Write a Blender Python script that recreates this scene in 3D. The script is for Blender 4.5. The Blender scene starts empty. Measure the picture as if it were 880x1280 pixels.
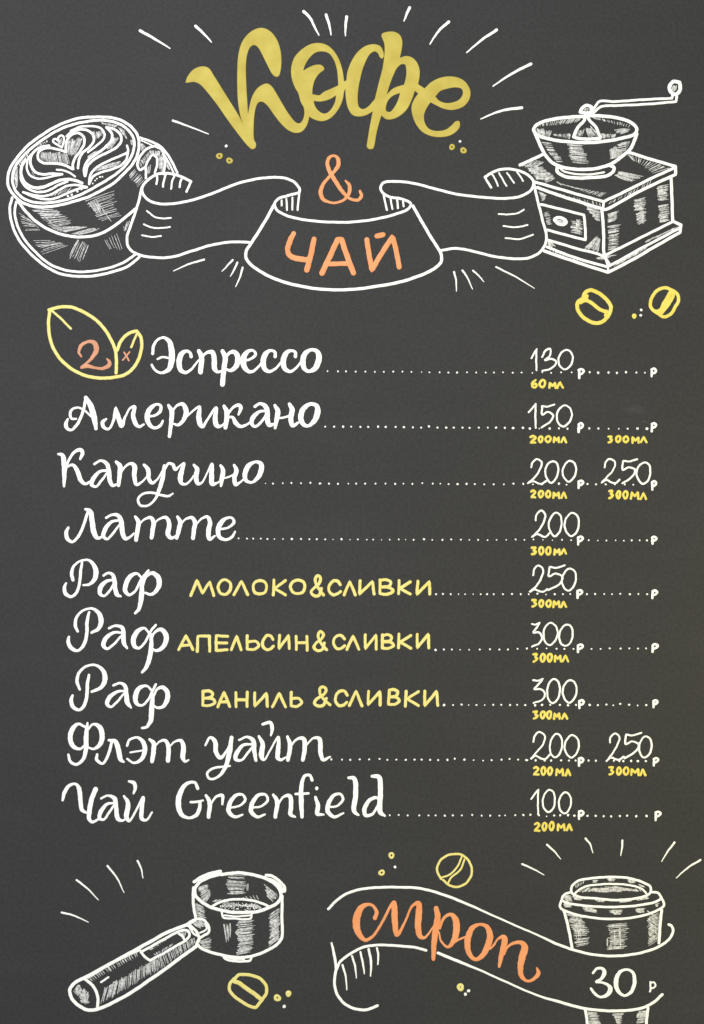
import bpy, math, random
from mathutils import Vector
from mathutils.geometry import tessellate_polygon

sc = bpy.context.scene
R = math.radians
PX = 0.001                       # the board is drawn at one millimetre per unit
CX, CZ = 0.44, 0.64              # centre of the visible part of the board

# ---------------- camera ----------------
cam = bpy.data.objects.new('camera', bpy.data.cameras.new('camera'))
sc.collection.objects.link(cam); sc.camera = cam
DIST = 2.4
cam.location = (0, -DIST, 0)
cam.rotation_euler = (R(90), 0, 0)
cam.data.sensor_fit = 'VERTICAL'; cam.data.sensor_height = 24
cam.data.lens = 24 * DIST / 1.28
cam.data.clip_end = 100

# ---------------- light ----------------
w = bpy.data.worlds.new('World'); sc.world = w; w.use_nodes = True
bg = w.node_tree.nodes['Background']
bg.inputs[0].default_value = (0.91, 0.95, 1.0, 1); bg.inputs[1].default_value = 0.68
def area(name, loc, rot, size, power, col):
    l = bpy.data.lights.new(name, 'AREA'); l.size = size; l.energy = power; l.color = col
    o = bpy.data.objects.new(name, l); sc.collection.objects.link(o)
    o.location = loc; o.rotation_euler = rot
    return o
def aim(o, p=(0, 0, 0)):
    o.rotation_euler = (Vector(p) - o.location).to_track_quat('-Z', 'Y').to_euler()
a = area('room_light', (-0.65, -1.85, 0.85), (0, 0, 0), 0.5, 35, (1.0, 0.995, 1.0)); aim(a, (0.0, 0, 0.1))
b = area('warm_lamp', (1.05, -0.8, -0.3), (0, 0, 0), 0.4, 6.4, (1, 0.82, 0.08)); aim(b, (0.45, 0, -0.2))
sc.view_settings.view_transform = 'Standard'; sc.view_settings.look = 'None'
sc.view_settings.exposure = 0.0; sc.view_settings.gamma = 1.0

# ---------------- materials ----------------
def mat(name, col, rough=0.6, dark=None, nscale=60, namt=0.5, spec=0.3, bump=0.15, bscale=900, streak=False):
    m = bpy.data.materials.new(name); m.use_nodes = True
    nt = m.node_tree; n = nt.nodes; L = nt.links
    p = n['Principled BSDF']; p.inputs['Roughness'].default_value = rough
    p.inputs['Specular IOR Level'].default_value = spec
    tc = n.new('ShaderNodeTexCoord')
    no = n.new('ShaderNodeTexNoise'); no.inputs['Scale'].default_value = nscale; no.inputs['Detail'].default_value = 4
    L.new(tc.outputs['Object'], no.inputs['Vector'])
    rp = n.new('ShaderNodeValToRGB'); rp.color_ramp.elements[0].position = 0.5 - namt/2; rp.color_ramp.elements[1].position = 0.5 + namt/2
    rp.color_ramp.elements[0].color = (*(dark or col), 1); rp.color_ramp.elements[1].color = (*col, 1)
    L.new(no.outputs['Fac'], rp.inputs['Fac']); L.new(rp.outputs['Color'], p.inputs['Base Color'])
    nb = n.new('ShaderNodeTexNoise'); nb.inputs['Scale'].default_value = bscale; nb.inputs['Detail'].default_value = 3
    L.new(tc.outputs['Object'], nb.inputs['Vector'])
    bp = n.new('ShaderNodeBump'); bp.inputs['Strength'].default_value = bump; bp.inputs['Distance'].default_value = 0.0006
    L.new(nb.outputs['Fac'], bp.inputs['Height']); L.new(bp.outputs['Normal'], p.inputs['Normal'])
    return m
M = {
 'white':   mat('white_paint_marker', (0.90, 0.90, 0.865), dark=(0.80, 0.80, 0.765)),
 'cream':   mat('cream_paint_marker', (0.90, 0.88, 0.72), dark=(0.80, 0.78, 0.58)),
 'thin':    mat('thin_white_chalk', (0.72, 0.72, 0.71), dark=(0.24, 0.24, 0.24), nscale=330, namt=0.35),
 'yellow':  mat('mustard_paint_marker', (0.51, 0.42, 0.085), dark=(0.38, 0.295, 0.038), nscale=42),
 'yellow2': mat('yellow_paint_marker', (0.72, 0.62, 0.15), dark=(0.64, 0.50, 0.065), nscale=60),
 'yellow3': mat('lemon_paint_marker', (0.72, 0.655, 0.255), dark=(0.68, 0.57, 0.15), nscale=70),
 'orange2': mat('dull_orange_paint_marker', (0.62, 0.30, 0.175), dark=(0.50, 0.22, 0.12), nscale=70),
 'orange':  mat('orange_paint_marker', (0.76, 0.315, 0.135), dark=(0.70, 0.25, 0.09), nscale=50),
}
# the blackboard: dark grey slate paint with grain, faint smudges and wiped chalk dust
def board_mat():
    m = bpy.data.materials.new('slate_grey_chalkboard'); m.use_nodes = True
    nt = m.node_tree; n = nt.nodes; L = nt.links; p = n['Principled BSDF']
    p.inputs['Roughness'].default_value = 0.72; p.inputs['Specular IOR Level'].default_value = 0.24
    tc = n.new('ShaderNodeTexCoord')
    def noise(scale, detail=4, rough=0.55, sx=None):
        t = n.new('ShaderNodeTexNoise'); t.inputs['Scale'].default_value = scale
        t.inputs['Detail'].default_value = detail; t.inputs['Roughness'].default_value = rough
        if sx:
            mp = n.new('ShaderNodeMapping'); mp.inputs['Scale'].default_value = sx
            mp.inputs['Rotation'].default_value = (0, R(20), 0)
            L.new(tc.outputs['Object'], mp.inputs['Vector']); L.new(mp.outputs['Vector'], t.inputs['Vector'])
        else: L.new(tc.outputs['Object'], t.inputs['Vector'])
        return t
    def ramp(src, p0, c0, p1, c1):
        r = n.new('ShaderNodeValToRGB'); e = r.color_ramp.elements
        e[0].position = p0; e[1].position = p1; e[0].color = (*c0, 1); e[1].color = (*c1, 1)
        L.new(src, r.inputs['Fac']); return r.outputs['Color']
    def mix(kind, fac, a_, b_):
        x = n.new('ShaderNodeMix'); x.data_type = 'RGBA'; x.blend_type = kind
        x.inputs['Factor'].default_value = fac
        L.new(a_, x.inputs[6]); L.new(b_, x.inputs[7]); return x.outputs[2]
    grain = ramp(noise(620, 3, 0.7).outputs['Fac'], 0.34, (0.80,)*3, 0.66, (1.20,)*3)
    grain2 = ramp(noise(230, 2, 0.6).outputs['Fac'], 0.34, (0.88,)*3, 0.66, (1.12,)*3)
    broad = ramp(noise(3.2, 3).outputs['Fac'], 0.3, (0.0265, 0.0264, 0.0272), 0.7, (0.0305, 0.0301, 0.0311))
    wipe = ramp(noise(5, 5, 0.6, (1, 1, 5)).outputs['Fac'], 0.5, (1, 1, 1), 0.85, (1.16, 1.16, 1.16))
    # rubbed-out price: a faint chalky patch left on the board beside the second price
    def patch(x, y, sx, sy, top):
        mp = n.new('ShaderNodeMapping'); mp.inputs['Location'].default_value = (-x/sx, 0, -y/sy); mp.inputs['Scale'].default_value = (1/sx, 0, 1/sy)
        L.new(tc.outputs['Object'], mp.inputs['Vector'])
        ds = n.new('ShaderNodeVectorMath'); ds.operation = 'LENGTH'; L.new(mp.outputs['Vector'], ds.inputs[0])
        nz = noise(42, 5, 0.65, (1, 1, 2.2))
        ad = n.new('ShaderNodeMath'); ad.operation = 'MULTIPLY_ADD'; ad.inputs[1].default_value = 1.3
        L.new(nz.outputs['Fac'], ad.inputs[0]); L.new(ds.outputs['Value'], ad.inputs[2])
        return ramp(ad.outputs['Value'], 0.75, (top,)*3, 1.6, (1, 1, 1))
    # the white specks of chalk dust that a cloth leaves behind
    specks = ramp(noise(340, 1, 0.4).outputs['Fac'], 0.80, (1, 1, 1), 0.86, (1.5, 1.5, 1.5))
    c = mix('MULTIPLY', 1, broad, grain)
    c = mix('MULTIPLY', 1, c, specks)
    c = mix('MULTIPLY', 1, c, patch(0.79-CX, CZ-0.512, 0.050, 0.026, 1.34))
    c = mix('MULTIPLY', 1, c, patch(0.805-CX, CZ-0.527, 0.013, 0.007, 1.8))
    c = mix('MULTIPLY', 1, c, patch(0.05-CX, CZ-0.48, 0.05, 0.03, 1.13)); c = mix('MULTIPLY', 1, c, grain2); c = mix('MULTIPLY', 1, c, wipe)
    L.new(c, p.inputs['Base Color'])
    bp = n.new('ShaderNodeBump'); bp.inputs['Strength'].default_value = 0.25; bp.inputs['Distance'].default_value = 0.0005
    L.new(noise(900, 3).outputs['Fac'], bp.inputs['Height']); L.new(bp.outputs['Normal'], p.inputs['Normal'])
    return m
BOARD = board_mat()

# ---------------- objects ----------------
C = sc.collection
root = bpy.data.objects.new('menu_board', None); C.objects.link(root)
root['label'] = 'dark grey chalkboard covered in a hand lettered coffee and tea price list with drawings'
root['category'] = 'menu board'

def link(name, verts, faces, m, parent, smooth=True):
    me = bpy.data.meshes.new(name); me.from_pydata(verts, [], faces); me.update()
    me.materials.append(m)
    if smooth:
        me.polygons.foreach_set('use_smooth', [True]*len(me.polygons))
    o = bpy.data.objects.new(name, me); C.objects.link(o); o.parent = parent
    return o

# board panel: real thickness, softly rounded edges, a little larger than the part in view
X0, X1, Z0, Z1, T = -0.60, 0.60, -0.80, 0.80, 0.018
import bmesh
bm = bmesh.new()
bmesh.ops.create_cube(bm, size=1)
for v in bm.verts:
    v.co = Vector(((X0+X1)/2 + v.co.x*(X1-X0), T/2 + v.co.y*T, (Z0+Z1)/2 + v.co.z*(Z1-Z0)))
bmesh.ops.bevel(bm, geom=bm.edges[:], offset=0.003, segments=3, affect='EDGES')
me = bpy.data.meshes.new('panel'); bm.to_mesh(me); bm.free(); me.materials.append(BOARD)
po = bpy.data.objects.new('panel', me); C.objects.link(po); po.parent = root

# ---- brush strokes ----
rng = random.Random(7)
layer = [0]
def P(x, y, h): return (x*PX - CX, -h, CZ - y*PX)

def spline(pts, closed=False, step=0.9):
    """pts: (x, y, w, corner) in drawing units -> smooth list of (x, y, w)"""
    n = len(pts)
    if n < 3 and not closed:
        out = []
        (x0, y0, w0, _), (x1, y1, w1, _) = pts[0], pts[-1]
        k = max(2, int(math.hypot(x1-x0, y1-y0)/2))
        return [(x0+(x1-x0)*i/k, y0+(y1-y0)*i/k, w0+(w1-w0)*i/k) for i in range(k+1)]
    out = []
    segs = n if closed else n-1
    for i in range(segs):
        p1 = pts[i]; p2 = pts[(i+1) % n]
        p0 = pts[(i-1) % n] if (closed or i > 0) else None
        p3 = pts[(i+2) % n] if (closed or i+2 < n) else None
        if p1[3] or p0 is None: p0 = tuple(2*p1[k]-p2[k] for k in range(3))
        if p2[3] or p3 is None: p3 = tuple(2*p2[k]-p1[k] for k in range(3))
        d1 = max(1e-3, math.hypot(p2[0]-p1[0], p2[1]-p1[1]))
        d0 = max(1e-3, math.hypot(p1[0]-p0[0], p1[1]-p0[1])); d2 = max(1e-3, math.hypot(p3[0]-p2[0], p3[1]-p2[1]))
        a0, a1, a2 = d0**.5, d1**.5, d2**.5
        m = max(2, min(14, int(d1/step)))
        t = []
        for k in range(3):
            m1 = a1*((p1[k]-p0[k])/a0 - (p2[k]-p0[k])/(a0+a1)) + (p2[k]-p1[k])
            m2 = (p2[k]-p1[k]) + a1*((p3[k]-p2[k])/a2 - (p3[k]-p1[k])/(a1+a2))
            t.append((m1, m2))
        for j in range(m):
            s = j/m; s2 = s*s; s3 = s2*s
            out.append(tuple((2*s3-3*s2+1)*p1[k]+(s3-2*s2+s)*t[k][0]+(-2*s3+3*s2)*p2[k]+(s3-s2)*t[k][1] for k in range(3)))
    if not closed: out.append(tuple(pts[-1][:3]))
    return out

class Acc:
    def __init__(self): self.v = []; self.f = []
    def stroke(self, line, closed=False, thin=False, jit=0.05):
        """domed paint ribbon of varying width with round ends, standing proud of the board"""
        n = len(line)
        if n < 2: return
        layer[0] = (layer[0] + 1) % 24
        h0 = 0.00010 + layer[0]*0.000012
        q1, q2 = rng.random()*9, rng.random()*9
        tr = 0.16 if accname != 'digit' else 0.20
        line = [(p[0]+tr*(math.sin(i*.55+q1)+.6*math.sin(i*1.3+q2))*.6, p[1]+tr*(math.sin(i*.47+q2)+.6*math.sin(i*1.1+q1))*.6, p[2]) for i, p in enumerate(line)]
        dn = [None]*n
        for i in range(n):
            a_ = line[i-1] if (closed or i > 0) else line[i]
            b_ = line[(i+1) % n] if (closed or i < n-1) else line[i]
            dx, dy = b_[0]-a_[0], b_[1]-a_[1]; l = math.hypot(dx, dy) or 1
            dn[i] = (dx/l, dy/l)
        prof = [(-1, 0), (-0.93, .6), (-0.5, .95), (0, 1), (0.5, .95), (0.93, .6), (1, 0)] if not thin else [(-1, 0), (0, 1), (1, 0)]
        K = len(prof)
        rows = []
        ph = rng.random()*9
        def row(x, y, d, hw, s=1.0):
            base = len(self.v)
            hh = min(hw*0.10, 0.22)*0.001
            for (u, e) in prof:
                self.v.append(P(x - d[1]*u*hw*s, y + d[0]*u*hw*s, h0 - (0.00008 if e == 0 else 0) + hh*e*(0.3+0.7*s)))
            rows.append(base)
        def hwid(i):
            return max(0.25, line[i][2]/2*(1 + jit*math.sin(i*0.9+ph) + rng.uniform(-jit, jit)*0.5))
        if not closed:
            x, y, w_ = line[0]; d = dn[0]; hw = hwid(0)
            for ang in (0, 35, 62):
                c_ = math.cos(R(ang)); row(x-d[0]*hw*c_, y-d[1]*hw*c_, d, hw, max(0.05, math.sin(R(ang))))
        for i in range(n): row(line[i][0], line[i][1], dn[i], hwid(i))
        if not closed:
            x, y, w_ = line[-1]; d = dn[-1]; hw = hwid(n-1)
            for ang in (62, 35, 0):
                c_ = math.cos(R(ang)); row(x+d[0]*hw*c_, y+d[1]*hw*c_, d, hw, max(0.05, math.sin(R(ang))))
        m = len(rows)
        for r in range(m if closed else m-1):
            a0, b0 = rows[r], rows[(r+1) % m]
            for k in range(K-1): self.f.append((a0+k, a0+k+1, b0+k+1, b0+k))
    def dot(self, x, y, r, hole=0):
        layer[0] = (layer[0] + 1) % 24
        h0 = 0.00010 + layer[0]*0.000012; N = 16; ph = rng.random()*6
        rads = [r, r*.85, r*.4] if not hole else [r, r*.85, (r+hole)/2, hole*1.15, hole]
        hs = [0.00002, 0.0003, 0.0004] if not hole else [0.00002, 0.0003, 0.0004, 0.0003, 0.00002]
        base = len(self.v)
        for q, rr in enumerate(rads):
            for k in range(N):
                an = 2*math.pi*k/N; wob = 1 + 0.07*math.sin(2*an+ph) + 0.04*math.sin(3*an+2*ph)
                self.v.append(P(x+rr*wob*math.cos(an), y+rr*wob*math.sin(an), h0+hs[q]*min(1, r/2)))
        for q in range(len(rads)-1):
            for k in range(N):
                a0 = base+q*N+k; a1 = base+q*N+(k+1) % N
                self.f.append((a0, a1, a1+N, a0+N))
        if not hole: self.f.append(tuple(base+(len(rads)-1)*N+k for k in range(N)))
    def poly(self, outer, holes):
        """filled brush shape traced as an outline, bevelled at the rim"""
        layer[0] = (layer[0] + 1) % 24
        h = 0.0005 + layer[0]*0.000012
        loops = [outer]+holes
        def area2(l): return sum(l[i-1][0]*l[i][1]-l[i][0]*l[i-1][1] for i in range(len(l)))
        top = []; base = len(self.v)
        info = []
        for li, l in enumerate(loops):
            sgn = 1 if area2(l) > 0 else -1
            if li: sgn = -sgn
            n = len(l); ins = []
            for i in range(n):
                dx, dy = l[(i+1) % n][0]-l[i-1][0], l[(i+1) % n][1]-l[i-1][1]; q = math.hypot(dx, dy) or 1
                ins.append((l[i][0]-dy/q*sgn*0.55, l[i][1]+dx/q*sgn*0.55))
            s = len(self.v)
            for p in l: self.v.append(P(p[0], p[1], 0.00002))
            for p, q_ in zip(l, ins): self.v.append(P(p[0]*.7+q_[0]*.3, p[1]*.7+q_[1]*.3, h*.72))
            for p in ins: self.v.append(P(p[0], p[1], h))
            for i in range(n):
                j = (i+1) % n
                self.f.append((s+i, s+j, s+n+j, s+n+i)); self.f.append((s+n+i, s+n+j, s+2*n+j, s+2*n+i))
            info.append((s+2*n, n)); top.append([Vector((p[0], p[1], 0)) for p in ins])
        idx = [s+i for (s, n) in info for i in range(n)]
        b2 = len(self.v); self.v += [self.v[i] for i in idx]
        self.flat = getattr(self, 'flat', set())
        for t in tessellate_polygon(top):
            self.flat.add(len(self.f)); self.f.append(tuple(b2+i for i in t))

GLYPH = {
 '1': "0,.4 .85,.07|.95,0 .93,.5 .97,1", '2': ".18,.34 .24,.12 .5,0 .76,.14 .66,.45 .35,.75 0,1! .28,.88 .62,.99 .8,.98 1,.86",
 '3': "0,.03 .35,.06 .8,0! .45,.2 .1,.42 .65,.4 1,.58 .8,.83 0,1", 'q': ".04,.38 .28,.08 .55,.02 .55,.3 .2,.5 .72,.45 1,.62 .7,.88 .05,1",
 '5': "1,0 .5,.09 .08,.07! .05,.45 .45,.34 .88,.46 .68,.72 0,1", '0': "C.52,0 .15,.2 0,.52 .15,.85 .45,1 .82,.82 1,.42 .85,.1",
 'T': "0,.12 .5,0 1,.22 .55,.6 0,1! .5,.97 1,1", 't': "0,.02 .9,0 .45,.42 1,.6 .6,.9 .05,1", '6': ".75,0 .15,.4 .1,.85 .6,1 1,.8 .8,.5 .15,.62",
 'м': "0,1 .08,0! .5,.62! .92,0! 1,1", 'л': "0,1 .5,0! 1,1", 'р': ".12,.1 .12,1|.12,.12 .6,0 1,.22 .7,.5 .15,.62",
 'М': "0,1 .27,0! .52,.85! .83,.08! 1,1", 'О': "C.5,0 .12,.18 0,.52 .15,.88 .48,1 .85,.85 1,.48 .88,.15", 'Л': "0,1 .52,0! 1,1",
 'К': ".03,0 0,1|1,.05 .12,.55! 1,1", 'А': "0,1 .52,0! 1,.97|.2,.68 .85,.66", 'П': "0,1 .03,.03! .97,.02! 1,1", 'Е': "1,.03 .03,.0! .0,1! .97,.97|.03,.5 .9,.5",
 'Ь': ".03,0 .0,.97! .55,1 1,.72 .75,.45 .05,.42", 'С': "1,.28 .8,.04 .45,0 .08,.3 .03,.7 .35,1 .7,.98 1,.78", 'И': ".04,.0 .0,1! .95,.02! 1,1",
 'Н': "0,0 .03,1|.97,0 1,1|.03,.52 .97,.5", 'В': ".05,.02 .0,.98! .6,.98 1,.77 .75,.53 .1,.5 .7,.42 .82,.15 .5,0 .07,.03",
 '&': "1,.93 .75,.75 .4,.4 .35,.12 .55,0 .75,.15 .6,.38 .15,.62 .0,.82 .25,1 .6,.95 .78,.6",
}
crops = {}; cur = [0, 0, 1]
def parse_pts(tok, w_):
    out = []
    for t in tok:
        if t[0] == '@': cur[:] = crops[t[1:]]; continue
        cn = t.endswith('!'); a_ = t.rstrip('!').split(',')
        ww = float(a_[2]) if len(a_) > 2 else w_
        u_ = ww/cur[2]
        ww = ww*KG*(0.86 + 0.16*min(1, max(0, (u_-2.4)/2.4)) if group and group.name.startswith('drink') else 0.95 if accpar and 'drawing' in accpar.name + str(accname) else 1)
        out.append((cur[0]+float(a_[0])/cur[2], cur[1]+float(a_[1])/cur[2], ww/cur[2], cn))
    return out

parents = {}
def get_parent(key, label=None):
    if key not in parents:
        e = bpy.data.objects.new(key, None); C.objects.link(e); e.parent = root
        if label: e['label'] = label
        parents[key] = e
    return parents[key]

KG = 1.045        # pen strokes spread a little
group = None; acc = None; accname = None; accmat = None; accpar = None; pend = None
def flush():
    global acc, pend
    if pend and acc: acc.poly(pend[0], pend[1])
    pend = None
    if acc and acc.v:
        o = link(accname, acc.v, acc.f, M[accmat], accpar)
        for i in getattr(acc, 'flat', ()): o.data.polygons[i].use_smooth = False
        if accname in ('hatching', 'dotted_leader', 'coffee_grounds'): o['kind'] = 'stuff'
    acc = None
def begin(name, m):
    global acc, accname, accmat, accpar
    flush()
    acc = Acc(); accmat = m
    if '/' in name:
        a_, accname = name.split('/'); accpar = get_parent(a_)
    else:
        accname = name; accpar = group or root
def glyphs(m, name, lw, toks):
    i = 0
    while i < len(toks):
        if toks[i][0] == '@': cur[:] = crops[toks[i][1:]]; i += 1; continue
        g = GLYPH[toks[i]]; x0, y0, x1, y1 = map(float, toks[i+1].split(',')); i += 2
        begin(name, m)
        for st in g.split('|'):
            cl = st[0] == 'C'; st = st.lstrip('C'); pts = []
            jx, jy = rng.uniform(-.035, .035), rng.uniform(-.03, .03)
            for p in st.split():
                cn = p.endswith('!'); a_ = p.rstrip('!').split(',')
                u = float(a_[0])+rng.uniform(-.03, .03)+jx; v_ = float(a_[1])+rng.uniform(-.02, .02)+jy
                pts.append((cur[0]+(x0+u*(x1-x0))/cur[2], cur[1]+(y0+v_*(y1-y0))/cur[2], lw*KG*rng.uniform(.9, 1.12)/cur[2], cn))
            acc.stroke(spline(pts, cl, 0.7), cl, jit=.03)
        flush()

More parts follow.
